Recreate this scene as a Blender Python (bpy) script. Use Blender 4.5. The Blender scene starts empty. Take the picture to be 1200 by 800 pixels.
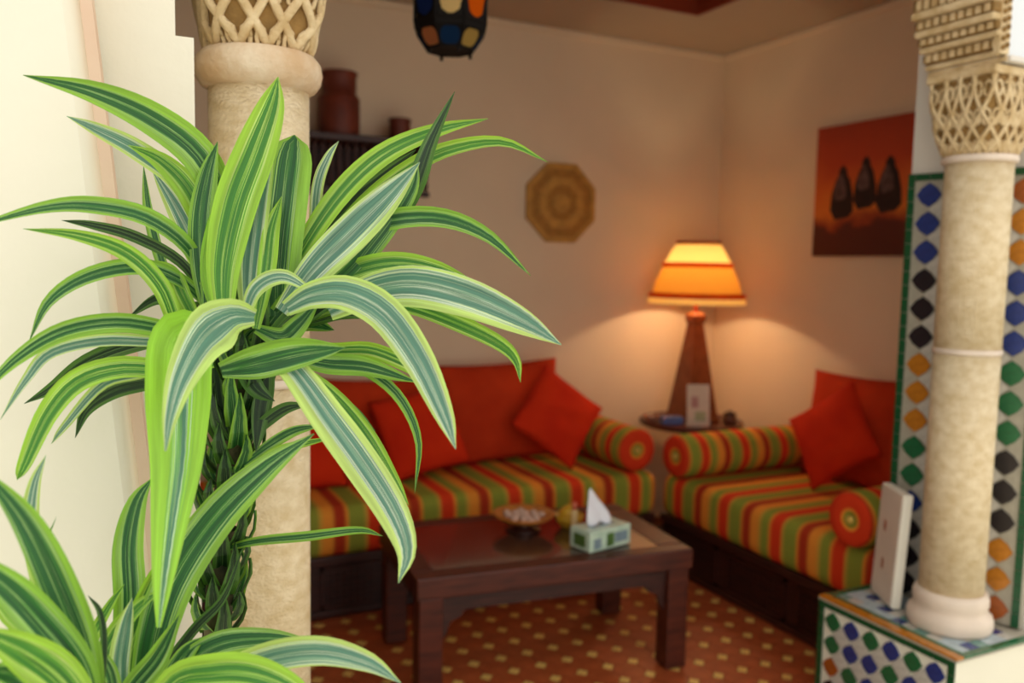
import bpy, bmesh, math, random
from mathutils import Vector, Matrix, Euler
random.seed(7)
PI = math.pi
sc = bpy.context.scene
COL = sc.collection

# ---------------------------------------------------------------- camera
CAM_H, FPX = 1.5, 989.0
YAW, PITCH, ROLL = math.radians(26.2), math.radians(5.1), math.radians(1.1)
F = Vector((math.sin(YAW)*math.cos(PITCH), math.cos(YAW)*math.cos(PITCH), -math.sin(PITCH)))
R0 = Vector((math.cos(YAW), -math.sin(YAW), 0)); U0 = R0.cross(F)
RV = R0*math.cos(ROLL) + U0*math.sin(ROLL); UV = U0*math.cos(ROLL) - R0*math.sin(ROLL)
CC = Vector((0, 0, CAM_H))
cam = bpy.data.cameras.new('camera'); camo = bpy.data.objects.new('camera', cam); COL.objects.link(camo)
cam.sensor_width = 36; cam.lens = 36*FPX/1200
camo.matrix_world = Matrix(((RV.x, UV.x, -F.x, 0), (RV.y, UV.y, -F.y, 0), (RV.z, UV.z, -F.z, CAM_H), (0, 0, 0, 1)))
cam.clip_start = 0.02
cam.dof.use_dof = True; cam.dof.focus_distance = 1.18; cam.dof.aperture_fstop = 2.8
sc.camera = camo

# ---------------------------------------------------------------- world and exposure
w = bpy.data.worlds.new('sky'); sc.world = w; w.use_nodes = True
bg = w.node_tree.nodes['Background']; bg.inputs[0].default_value = (1.0, 0.97, 0.90, 1); bg.inputs[1].default_value = 1.32
sc.view_settings.view_transform = 'Standard'; sc.view_settings.look = 'None'
sc.view_settings.gamma = 1; sc.view_settings.exposure = 0.0; sc.view_settings.use_curve_mapping = False

# ---------------------------------------------------------------- materials
def s2l(c): return tuple((v/12.92 if v <= .04045 else ((v+.055)/1.055)**2.4) for v in [x/255 for x in c])
MATS = {}
def mat(name, rgb, rough=.6, var=.12, scale=12., bump=.0, bscale=60., metal=0, spec=.5, coat=0, trans=0, detail=4, rgb2=None, alpha=1, emit=None, stretch=None):
    if name in MATS: return MATS[name]
    m = bpy.data.materials.new(name); m.use_nodes = True; nt = m.node_tree; N = nt.nodes; L = nt.links
    b = N['Principled BSDF']; c = s2l(rgb)
    tc = N.new('ShaderNodeTexCoord'); vec = tc.outputs['Object']
    if stretch:
        mp = N.new('ShaderNodeMapping'); mp.inputs['Scale'].default_value = stretch; L.new(vec, mp.inputs[0]); vec = mp.outputs[0]
    nz = N.new('ShaderNodeTexNoise'); nz.inputs['Scale'].default_value = scale; nz.inputs['Detail'].default_value = detail; L.new(vec, nz.inputs['Vector'])
    rp = N.new('ShaderNodeValToRGB'); c2 = s2l(rgb2) if rgb2 else tuple(max(0, v*(1-var*2)) for v in c)
    rp.color_ramp.elements[0].position = .3; rp.color_ramp.elements[1].position = .7
    rp.color_ramp.elements[0].color = (*c2, 1); rp.color_ramp.elements[1].color = (*c, 1)
    L.new(nz.outputs[0], rp.inputs[0]); L.new(rp.outputs[0], b.inputs['Base Color'])
    b.inputs['Roughness'].default_value = rough; b.inputs['Metallic'].default_value = metal
    b.inputs['Specular IOR Level'].default_value = spec; b.inputs['Coat Weight'].default_value = coat
    b.inputs['Transmission Weight'].default_value = trans
    if emit: b.inputs['Emission Color'].default_value = (*s2l(emit[0]), 1); b.inputs['Emission Strength'].default_value = emit[1]
    if bump:
        n2 = N.new('ShaderNodeTexNoise'); n2.inputs['Scale'].default_value = bscale; n2.inputs['Detail'].default_value = 5; L.new(vec, n2.inputs['Vector'])
        bp = N.new('ShaderNodeBump'); bp.inputs['Strength'].default_value = bump; bp.inputs['Distance'].default_value = .01
        L.new(n2.outputs[0], bp.inputs['Height']); L.new(bp.outputs[0], b.inputs['Normal'])
    MATS[name] = m; return m

wallm = mat('warm_plaster', (236, 210, 178), .85, .03, 2.5, .15, 40)
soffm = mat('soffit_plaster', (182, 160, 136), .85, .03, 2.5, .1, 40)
creamm = mat('cream_plaster', (242, 236, 216), .85, .03, 3, .15, 30)
greym = mat('pale_plaster', (226, 218, 206), .85, .03, 3, .15, 30)
whitem = mat('white_plaster', (232, 236, 240), .85, .02, 3, .1, 30)
stonem = mat('carved_stone', (232, 208, 165), .8, .2, 22, .55, 110, rgb2=(196, 164, 112))
shaftm = mat('shaft_stone', (238, 218, 182), .7, .1, 30, .6, 130, rgb2=(214, 188, 142), stretch=(1, 1, 1.5))
ringm = mat('ring_stone', (232, 214, 186), .7, .1, 16, .4, 90, rgb2=(204, 170, 130))
basem = mat('base_marble', (236, 216, 196), .5, .08, 10, .1, 60)
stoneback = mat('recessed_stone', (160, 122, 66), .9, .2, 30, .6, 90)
darkw = mat('dark_wood', (70, 30, 20), .45, .25, 10, .1, 30, stretch=(1, 1, 8), rgb2=(42, 16, 10))
tablew = mat('table_wood', (96, 42, 26), .42, .2, 8, .05, 30, stretch=(1, 8, 8), rgb2=(62, 25, 16), spec=.4)
tabletop = mat('table_glass', (84, 56, 46), .16, .15, 8, 0, 30, spec=.9, coat=.4, rgb2=(66, 42, 34))
lampw = mat('lamp_wood', (150, 78, 36), .4, .15, 18, .05, 40, rgb2=(120, 56, 22))
ceilw = mat('ceiling_wood', (150, 56, 24), .6, .15, 6, .05, 40)
redm = mat('red_velvet', (218, 52, 16), .9, .1, 6, .12, 200, rgb2=(200, 38, 12), spec=.15)
redb = mat('red_cotton', (206, 62, 24), .92, .1, 6, .12, 200, rgb2=(186, 50, 18), spec=.15)
terram = mat('terracotta_tile', (190, 94, 50), .42, .18, 14, .08, 40, rgb2=(164, 76, 38))
insetm = mat('yellow_tile', (250, 204, 112), .35, .12, 25, .05, 40)
groutm = mat('grout', (112, 62, 38), .9, .1, 40)
ZC = {}
for k, c in dict(blue=(36, 58, 128), black=(28, 24, 34), orange=(196, 122, 30), brown=(168, 86, 30), green=(24, 104, 62), darkgreen=(12, 84, 46), white=(208, 202, 190), teal=(120, 160, 150), paleblue=(190, 206, 212)).items():
    ZC[k] = mat('glazed_'+k, c, .22, .14, 60, .08, 90, spec=.6, coat=.2)
zback = mat('tile_bed', (176, 168, 150), .9, .08, 40)
shadeo = None

def leaf_material(name, edge, mid, dark, line, wide=False):
    m = bpy.data.materials.new(name); m.use_nodes = True; nt = m.node_tree; N = nt.nodes; L = nt.links
    b = N['Principled BSDF']; uv = N.new('ShaderNodeUVMap'); uv.uv_map = 'UVMap'
    sp = N.new('ShaderNodeSeparateXYZ'); L.new(uv.outputs[0], sp.inputs[0])
    nz = N.new('ShaderNodeTexNoise'); mp = N.new('ShaderNodeMapping'); mp.inputs['Scale'].default_value = (22, .9, 1)
    L.new(uv.outputs[0], mp.inputs[0]); L.new(mp.outputs[0], nz.inputs['Vector']); nz.inputs['Scale'].default_value = 1.3
    ad = N.new('ShaderNodeMath'); ad.operation = 'MULTIPLY_ADD'; ad.inputs[1].default_value = .46; L.new(nz.outputs[0], ad.inputs[0])
    s2 = N.new('ShaderNodeMath'); s2.operation = 'SUBTRACT'; s2.inputs[1].default_value = .23; L.new(sp.outputs[0], s2.inputs[0]); L.new(s2.outputs[0], ad.inputs[2])
    rp = N.new('ShaderNodeValToRGB'); cr = rp.color_ramp
    st = [(0, edge), (.17, edge), (.22, line), (.25, mid), (.33, dark), (.44, dark), (.485, mid), (.5, line), (.52, mid), (.58, dark), (.68, dark), (.75, mid), (.78, line), (.83, edge)]
    if wide: st = [(0, edge), (.34, edge), (.38, mid), (.41, line), (.45, mid), (.48, dark), (.56, dark), (.59, line), (.63, mid), (.68, edge)]
    cr.elements[0].position, cr.elements[0].color = st[0][0], (*s2l(st[0][1]), 1)
    cr.elements[1].position, cr.elements[1].color = 1, (*s2l(edge), 1)
    for p_, c_ in st[1:]:
        e = cr.elements.new(p_); e.color = (*s2l(c_), 1)
    L.new(ad.outputs[0], rp.inputs[0])
    n3 = N.new('ShaderNodeTexNoise'); mp3 = N.new('ShaderNodeMapping'); mp3.inputs['Scale'].default_value = (9, 2.2, 1); L.new(uv.outputs[0], mp3.inputs[0]); L.new(mp3.outputs[0], n3.inputs['Vector']); n3.inputs['Scale'].default_value = 1.0; n3.inputs['Detail'].default_value = 4
    mr = N.new('ShaderNodeMapRange'); mr.inputs[1].default_value = .3; mr.inputs[2].default_value = .7; mr.inputs[3].default_value = .72; mr.inputs[4].default_value = 1.22; L.new(n3.outputs[0], mr.inputs[0])
    vm = N.new('ShaderNodeVectorMath'); vm.operation = 'SCALE'; L.new(rp.outputs[0], vm.inputs[0]); L.new(mr.outputs[0], vm.inputs['Scale']); rp = vm
    bp = N.new('ShaderNodeBump'); bp.inputs['Strength'].default_value = .5; bp.inputs['Distance'].default_value = .002; L.new(nz.outputs[0], bp.inputs['Height']); L.new(bp.outputs[0], b.inputs['Normal'])
    L.new(rp.outputs[0], b.inputs['Base Color']); b.inputs['Roughness'].default_value = .36; b.inputs['Specular IOR Level'].default_value = .6
    tr = N.new('ShaderNodeBsdfTranslucent'); L.new(rp.outputs[0], tr.inputs[0])
    mx = N.new('ShaderNodeMixShader'); mx.inputs[0].default_value = .3
    out = N['Material Output']; L.new(b.outputs[0], mx.inputs[1]); L.new(tr.outputs[0], mx.inputs[2]); L.new(mx.outputs[0], out.inputs[0])
    return m
LEAF = dict(
    wide=leaf_material('leaf_wide_edge', (158, 214, 60), (128, 190, 80), (84, 140, 110), (206, 230, 190), True),
    lime=leaf_material('leaf_lime', (160, 208, 56), (124, 186, 48), (62, 132, 40), (200, 226, 130)),
    green=leaf_material('leaf_green', (140, 190, 58), (66, 136, 50), (32, 92, 42), (170, 206, 130)),
    pale=leaf_material('leaf_pale', (196, 224, 118), (150, 184, 150), (90, 140, 118), (222, 234, 214)),
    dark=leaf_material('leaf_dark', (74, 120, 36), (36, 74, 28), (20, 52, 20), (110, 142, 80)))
stemm = mat('stem_bark', (92, 84, 52), .9, .3, 40, .5, 80, rgb2=(48, 46, 28))

# ---------------------------------------------------------------- helpers
def newbm(): return bmesh.new()
def tag(o, label=None, cat=None, group=None, kind=None):
    if label: o['label'] = label
    if cat: o['category'] = cat
    if group: o['group'] = group
    if kind: o['kind'] = kind
    return o
def obj(name, bm, m=None, parent=None, world=True, smooth=False, bevel=0, kind=None, label=None):
    me = bpy.data.meshes.new(name)
    if isinstance(bm, bpy.types.Mesh): me = bm
    else:
        if parent is not None and world: bmesh.ops.translate(bm, verts=bm.verts, vec=-Vector(parent.location))
        if smooth:
            for f in bm.faces: f.smooth = True
        bmesh.ops.recalc_face_normals(bm, faces=bm.faces) if not smooth or True else None
        bm.to_mesh(me); bm.free()
    o = bpy.data.objects.new(name, me); COL.objects.link(o)
    if m is not None and not me.materials:
        for q in (m if isinstance(m, (list, tuple)) else [m]): me.materials.append(q)
    if parent is not None: o.parent = parent
    if bevel:
        md = o.modifiers.new('bevel', 'BEVEL'); md.width = bevel; md.segments = 2; md.limit_method = 'ANGLE'
    if kind: o['kind'] = kind
    if label: o['label'] = label
    return o
def empty(name, loc, rz=0, label=None, cat=None, group=None):
    o = bpy.data.objects.new(name, None); COL.objects.link(o); o.location = loc; o.rotation_euler = (0, 0, rz); o.empty_display_size = .05
    return tag(o, label, cat, group)
def sub(o, part):
    o.parent = part; return o
def struct(name, bm, m, parent=None, **k):
    o = obj(name, bm, m, parent, **k)
    if parent is None: o['kind'] = 'structure'
    return o
def box(bm, x0, x1, y0, y1, z0, z1, M=None):
    vs = [bm.verts.new(Vector(p)) for p in ((x0,y0,z0),(x1,y0,z0),(x1,y1,z0),(x0,y1,z0),(x0,y0,z1),(x1,y0,z1),(x1,y1,z1),(x0,y1,z1))]
    if M:
        for v in vs: v.co = M @ v.co
    for f in ((3,2,1,0),(4,5,6,7),(0,1,5,4),(1,2,6,5),(2,3,7,6),(3,0,4,7)): bm.faces.new([vs[i] for i in f])
    return bm
def bx(*a): return box(newbm(), *a)
def prism(bm, pts, lo, hi, axis='z', M=None):
    """pts 2-D polygon; axis z: (x,y); axis y: (x,z)"""
    def P(p, t): return Vector((p[0], p[1], t)) if axis == 'z' else (Vector((p[0], t, p[1])) if axis == 'y' else Vector((t, p[0], p[1])))
    a = [bm.verts.new(P(p, lo)) for p in pts]; b = [bm.verts.new(P(p, hi)) for p in pts]
    if M:
        for v in a+b: v.co = M @ v.co
    n = len(pts)
    bm.faces.new(a[::-1]); bm.faces.new(b)
    for i in range(n): bm.faces.new((a[i], a[(i+1) % n], b[(i+1) % n], b[i]))
    return bm
def lathe(bm, prof, c=(0,0,0), n=32, M=None, cap=True):
    rings = []
    for r, z in prof:
        ring = []
        for i in range(n):
            a = 2*PI*i/n; v = Vector((r*math.cos(a), r*math.sin(a), z))
            if M: v = M @ v
            ring.append(bm.verts.new(v + Vector(c)))
        rings.append(ring)
    for A, B in zip(rings, rings[1:]):
        for i in range(n): bm.faces.new((A[i], A[(i+1) % n], B[(i+1) % n], B[i]))
    if cap: bm.faces.new(rings[0][::-1]); bm.faces.new(rings[-1])
    return bm
def tube(bm, pts, rads, n=8):
    pts = [Vector(p) for p in pts]; rings = []
    if not isinstance(rads, (list, tuple)): rads = [rads]*len(pts)
    ref = Vector((0, 0, 1))
    for i, p in enumerate(pts):
        t = (pts[min(i+1, len(pts)-1)] - pts[max(i-1, 0)]).normalized()
        s = t.cross(ref)
        if s.length < .1: s = t.cross(Vector((1, 0, 0)))
        s.normalize(); u = s.cross(t)
        rings.append([bm.verts.new(p + (s*math.cos(2*PI*k/n) + u*math.sin(2*PI*k/n))*rads[i]) for k in range(n)])
    for A, B in zip(rings, rings[1:]):
        for i in range(n): bm.faces.new((A[i], A[(i+1) % n], B[(i+1) % n], B[i]))
    bm.faces.new(rings[0][::-1]); bm.faces.new(rings[-1])
    return bm
def unproj(x, y, d): return CC + (F + RV*((x-600)/FPX) - UV*((y-400)/FPX))*d

# ---------------------------------------------------------------- setting: room shell
RX, RY, CZ = 3.40, 4.10, 2.775          # right wall, back wall, soffit height
LX = -1.1
struct('floor', bx(LX-.1, RX+.1, -2.5, RY+.1, -.08, 0), groutm)
floor = bpy.data.objects['floor']
struct('wall_back', bx(LX, RX, RY, RY+.12, 0, 3.3), wallm)
struct('wall_right', bx(RX, RX+.12, 1.9, RY+.12, 0, 3.3), wallm)
struct('wall_left', bx(LX-.12, LX, 1.82, RY+.12, 0, 3.3), wallm)
# soffit border round a recessed wooden ceiling
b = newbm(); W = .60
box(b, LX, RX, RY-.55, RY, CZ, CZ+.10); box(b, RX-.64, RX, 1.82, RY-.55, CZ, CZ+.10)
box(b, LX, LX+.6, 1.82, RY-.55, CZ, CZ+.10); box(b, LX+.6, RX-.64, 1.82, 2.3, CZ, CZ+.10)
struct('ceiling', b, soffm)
ceil = bpy.data.objects['ceiling']
t2 = struct('trim_2', bx(LX, RX, 1.82, RY, 2.88, 3.2), ceilw)
for a_ in ((LX+.6, RX-.64, RY-.562, RY-.55), (RX-.652, RX-.64, 2.3, RY-.562), (LX+.6, LX+.612, 2.3, RY-.562)):
    obj('side_board', bx(*a_, CZ+.004, 2.88), ceilw, t2)
for i in range(16):
    o = obj('plank', bx(LX+.62+i*.2, LX+.80+i*.2, 2.3, RY-.55, 2.845, 2.88), ceilw, t2, bevel=.004) if LX+.8+i*.2 < RX-.6 else None
b = newbm(); box(b, LX+.0, RX-.02, RY-.02, RY, CZ-.035, CZ); box(b, RX-.02, RX, 1.9, RY, CZ-.035, CZ)
struct('trim_1', b, wallm, bevel=.006)

# terracotta floor tiles with yellow insets
P = .113; IN = .024
def oct_tile():
    h = P/2-.0015; c = IN+.0015
    pts = [(-h+c, -h), (h-c, -h), (h, -h+c), (h, h-c), (h-c, h), (-h+c, h), (-h, h-c), (-h, -h+c)]
    return prism(newbm(), pts, 0, .006)
me_t = bpy.data.meshes.new('floor_tile'); q = oct_tile(); q.to_mesh(me_t); q.free(); me_t.materials.append(terram)
me_i = bpy.data.meshes.new('inset_tile'); q = prism(newbm(), [(0, -IN), (IN, 0), (0, IN), (-IN, 0)], 0, .007); q.to_mesh(me_i); q.free(); me_i.materials.append(insetm)
nt_ = 0
X0, Y0 = .34, 2.01
far = newbm(); farI = newbm()
for i in range(-4, 22):
    for j in range(-1, 14):
        x, y = X0+i*P, Y0+j*P
        if x > 2.56 or y > 3.46 or y < 1.9: continue
        z = random.uniform(0, .0015)
        vis = x > .45 and y > 2.05 and nt_ < 290
        if vis:
            o = obj('floor_tile', me_t, None, floor); o.location = (x+P/2, y+P/2, z-.002); o = obj('inset_tile', me_i, None, floor); o.location = (x, y, z-.001); nt_ += 1
        else:
            h = P/2-.0015; c = IN+.0015
            prism(far, [(x+P/2+a, y+P/2+b_) for a, b_ in ((-h+c, -h), (h-c, -h), (h, -h+c), (h, h-c), (h-c, h), (-h+c, h), (-h, h-c), (-h, -h+c))], -.002, .004)
            prism(farI, [(x, y-IN), (x+IN, y), (x, y+IN), (x-IN, y)], -.002, .005)
obj('floor_tile', far, terram, floor, kind='stuff'); obj('inset_tile', farI, insetm, floor, kind='stuff')
struct('trim_3', bx(-3, 5, -2.5, 1.5, 0, .012), creamm)      # courtyard paving

# arcade wall with its arch (faces Y 1.53 .. 1.82)
AY0, AY1 = 1.55, 1.79
def arch_pts(xl, xr, z0, ztop, n=20):
    c = (xl+xr)/2; r = (xr-xl)/2
    return [(c - r*math.cos(PI*i/n), z0 + (ztop-z0)*math.sin(PI*i/n)) for i in range(n+1)]
b = newbm()
box(b, LX-.3, .37, AY0, AY1, 2.10, 3.4); box(b, 2.262, 3.6, AY0, AY1, 2.10, 3.4)
pts = arch_pts(.37, 2.262, 2.36, 3.06)
for (xa, za), (xb, zb_) in zip(pts, pts[1:]): prism(b, [(xa, za), (xb, zb_), (xb, 3.4), (xa, 3.4)], AY0, AY1, 'y')
struct('wall_front', b, whitem)

# right pier with its slanted tiled jamb, front wall to the right
TZ0, TZ1 = .42, 1.825
PA, PB = Vector((2.405, 1.955)), Vector((2.520, 1.555))      # far and near edge of the tiled face
off = .022
du = (PB-PA).normalized(); nrm = Vector((du.y, -du.x));  nrm = nrm if nrm.x < 0 else -nrm
b = newbm(); A2 = PA - nrm*off; B2 = PB - nrm*off
prism(b, [(A2.x, A2.y), (B2.x, B2.y), (B2.x, 1.551), (3.7, 1.551), (3.7, A2.y)], .0, 2.10)
prism(b, [(A2.x, A2.y), (A2.x+(B2.x-A2.x)*.38, A2.y+(B2.y-A2.y)*.38), (3.7, 1.80), (3.7, A2.y)], 2.10, 3.4)
struct('wall_pier_right', b, greym)
# parapet under the right column
b = bx(2.165, 3.6, 1.505, 2.01, 0, .405)
struct('wall_parapet_right', b, creamm)
parR = bpy.data.objects['wall_parapet_right']
# left pier and its thicker dado
b = newbm(); box(b, -.75, .122, 1.5, 1.80, 1.86, 3.4); box(b, -.75, .150, 1.5, 1.82, 0, 1.86)
box(b, LX-.3, -.75, 1.5, 1.82, 0, 3.4)
struct('wall_pier_left', b, creamm)
struct('wall_parapet_left', bx(.150, .60, 1.52, 2.0, 0, .42), creamm)

# near courtyard wall whose rounded edge leans
def lean_edge(z):       # x of the edge at Y=1.25
    zs = [(2.2, .0), (0, .0)]
    return 0
e_top = unproj(104, 0, 1.225); e_bot = unproj(178, 600, 1.225)
dz = (e_top-e_bot)/(e_top.z-e_bot.z)
T = e_bot + dz*(3.3-e_bot.z); B = e_bot + dz*(0-e_bot.z)
b = newbm()
back = Vector((.0, .17, 0)); lft = Vector((-1.6, .0, 0))
sec = [Vector((-1.6, 0, 0)), Vector((-.035, 0, 0)), Vector((-.012, .010, 0)), Vector((0, .034, 0)), Vector((.004, .085, 0)), Vector((-1.6, .085, 0))]
lo = [b.verts.new(B+s) for s in sec]; hi = [b.verts.new(T+s) for s in sec]
b.faces.new(lo[::-1]); b.faces.new(hi)
for i in range(6): b.faces.new((lo[i], lo[(i+1) % 6], hi[(i+1) % 6], hi[i]))
struct('wall_courtyard_left', b, creamm)
edgem = mat('edge_warm_shade', (234, 212, 184), .85, .2, 4, .2, 30, rgb2=(220, 184, 156))  # pinkish strip: warm bounce and shade along the edge, put into the colour
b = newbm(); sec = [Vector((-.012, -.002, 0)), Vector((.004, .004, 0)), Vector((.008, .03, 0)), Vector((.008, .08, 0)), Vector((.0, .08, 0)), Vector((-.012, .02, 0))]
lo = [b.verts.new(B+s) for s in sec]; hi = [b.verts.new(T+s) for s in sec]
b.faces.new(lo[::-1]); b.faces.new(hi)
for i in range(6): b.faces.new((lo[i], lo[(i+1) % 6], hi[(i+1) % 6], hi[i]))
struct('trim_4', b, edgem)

# ---------------------------------------------------------------- zellige tiles
def star_pts(r, lobes=8, k=.80, rot=0):
    return [((r if i % 2 == 0 else r*k)*math.cos(rot+PI*i/4*1.0), (r if i % 2 == 0 else r*k)*math.sin(rot+PI*i/4)) for i in range(8)]
def mk_mesh(name, pts, th, m):
    q = prism(newbm(), pts, 0, th); me = bpy.data.meshes.new(name); q.to_mesh(me); q.free(); me.materials.append(m); return me
TM = {}
def tile_mesh(kind, col, r):
    key = (kind, col, round(r, 4))
    if key not in TM:
        if kind == 'star': pts = star_pts(r, k=.84)
        elif kind == 'kite': pts = [(r*math.cos(PI/2*i), r*math.sin(PI/2*i)) for i in range(4)]
        else: pts = [(-.5, -.5), (.5, -.5), (.5, .5), (-.5, .5)]
        TM[key] = mk_mesh('tile', pts, .004, ZC[col])
    return TM[key]
def panel(parent, O, ux, uy, wid, hei, pitch, colour, border=('darkgreen',), bw=.022, sides='lrtb', name='glazed_tile', plen=.045):
    """tiles on the rectangle O + a*ux + b*uy; normal = ux x uy"""
    O = Vector(O); ux = Vector(ux).normalized(); uy = Vector(uy).normalized(); n = ux.cross(uy)
    def put(me, a, b_, sx=1, sy=1, lift=0, nm=name):
        o = bpy.data.objects.new(nm, me); COL.objects.link(o); o.parent = parent
        p = O + ux*a + uy*b_ + n*(lift+random.uniform(0, .0008)) - Vector(parent.location)
        M = Matrix(((ux.x*sx, uy.x*sy, n.x, p.x), (ux.y*sx, uy.y*sy, n.y, p.y), (ux.z*sx, uy.z*sy, n.z, p.z), (0, 0, 0, 1)))
        o.matrix_local = M; return o
    # border
    def strip(a0, b0, horiz, length, col, wd):
        k = max(1, round(length/plen)); L_ = length/k
        for i in range(k):
            if horiz: put(tile_mesh('rect', col, 1), a0+(i+.5)*L_, b0+wd/2, L_-.002, wd-.002, nm='border_tile')
            else: put(tile_mesh('rect', col, 1), a0+wd/2, b0+(i+.5)*L_, wd-.002, L_-.002, nm='border_tile')
    l = r_ = t = bt = 0
    if 'l' in sides: strip(0, 0, False, hei, border[0], bw); l = bw
    if 'r' in sides: strip(wid-bw, 0, False, hei, border[0], bw); r_ = bw
    if 't' in sides: strip(l, hei-bw, True, wid-l-r_, border[0], bw); t = bw
    if 'b' in sides: strip(l, 0, True, wid-l-r_, border[0], bw); bt = bw
    aw, ah = wid-l-r_, hei-t-bt
    nc = max(1, round(aw/pitch)); nr = max(1, round(ah/pitch)); px_, py_ = aw/nc, ah/nr
    rr = min(px_, py_)/2
    for i in range(nc):
        for j in range(nr):
            put(tile_mesh('star', colour(i, nr-1-j), rr*.86), l+(i+.5)*px_, bt+(j+.5)*py_, 1, 1)
            if i < nc-1 and j < nr-1: put(tile_mesh('kite', 'white', rr*.92), l+(i+1)*px_, bt+(j+1)*py_)
pcol = ['blue']*3+['black']*3+['orange']*3+['green']*2+['blue']+['black']*3
pcol4 = ['brown', 'orange', 'orange', 'blue', 'blue', 'blue', 'green', 'green', 'green', 'black', 'black', 'black', 'orange', 'orange', 'brown', 'brown']
alt = {(1, 1): 'green', (1, 4): 'brown', (1, 6): 'brown', (1, 7): 'black', (1, 8): 'brown', (1, 10): 'blue', (2, 2): 'green', (2, 5): 'orange'}
def jcol(i, j):
    if i == 3: return pcol4[min(j, 15)]
    return alt.get((i, j), pcol[min(j, 14)])
# bed slab of the pier panel (proud of the plaster), then tiles
pr = empty('trim_5', (PA.x, PA.y, TZ0)); pr['kind'] = 'structure'
b = newbm(); prism(b, [(PA.x, PA.y), (PB.x, PB.y), (B2.x+.001, B2.y), (A2.x+.001, A2.y)], TZ0, TZ1)
obj('tile_bed', b, zback, pr)
L_ = (PB-PA).length
panel(pr, (PA.x+nrm.x*.0005, PA.y+nrm.y*.0005, TZ0), (du.x, du.y, 0), (0, 0, 1), L_, TZ1-TZ0, .0925, jcol, bw=.024, sides='lrt')
# parapet jamb face
pj = empty('trim_6', (2.165, 2.01, 0)); pj['kind'] = 'structure'
jc = [['green', 'green', 'brown', 'black'], ['blue', 'blue', 'green', 'blue'], ['green', 'blue', 'blue', 'green'], ['blue', 'green', 'blue', 'blue'], ['green', 'blue', 'green', 'green'], ['blue', 'green', 'blue', 'green']]
panel(pj, (2.1645, 2.01, .0), (0, -1, 0), (0, 0, 1), .505, .408, .083, lambda i, j: jc[i % 6][j % 4], bw=.024, sides='lrt')
# top of the parapet: orange nosing, green line, pale tiles
pt = empty('trim_7', (2.165, 1.505, .405)); pt['kind'] = 'structure'
obj('tile_bed', bx(2.158, 3.6, 1.498, 2.01, .4055, .412), zback, pt)
def flat_strip(x0, x1, y0, y1, z, col, alongy=True, plen=.045):
    length = (y1-y0) if alongy else (x1-x0); k = round(length/plen); s = length/k
    for i in range(k):
        if alongy: q = bx(x0, x1-.0015, y0+i*s+.001, y0+(i+1)*s-.001, z, z+.007+random.uniform(0, .001))
        else: q = bx(x0+i*s+.001, x0+(i+1)*s-.001, y0, y1-.0015, z, z+.007+random.uniform(0, .001))
        obj('border_tile', q, ZC[col], pt)
flat_strip(2.158, 2.190, 1.498, 2.01, .412, 'orange')
flat_strip(2.190, 2.208, 1.52, 2.01, .412, 'green')
flat_strip(2.190, 2.60, 1.498, 1.52, .412, 'green', False)
flat_strip(2.208, 2.40, 1.985, 2.01, .412, 'green', False)
k = 0
for i in range(6):
    for j in range(11):
        x = 2.208+i*.042; y = 1.521+j*.042
        if x+.02 > PA.x + (PB.x-PA.x)*(PA.y-y)/(PA.y-PB.y) - .01: continue
        obj('top_tile', bx(x+.001, x+.041, y+.001, y+.041, .412, .417+random.uniform(0, .001)), ZC[['paleblue', 'white', 'paleblue', 'blue', 'white', 'paleblue', 'teal'][(i*3+j*2) % 7]], pt)
TOP = .419

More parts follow.
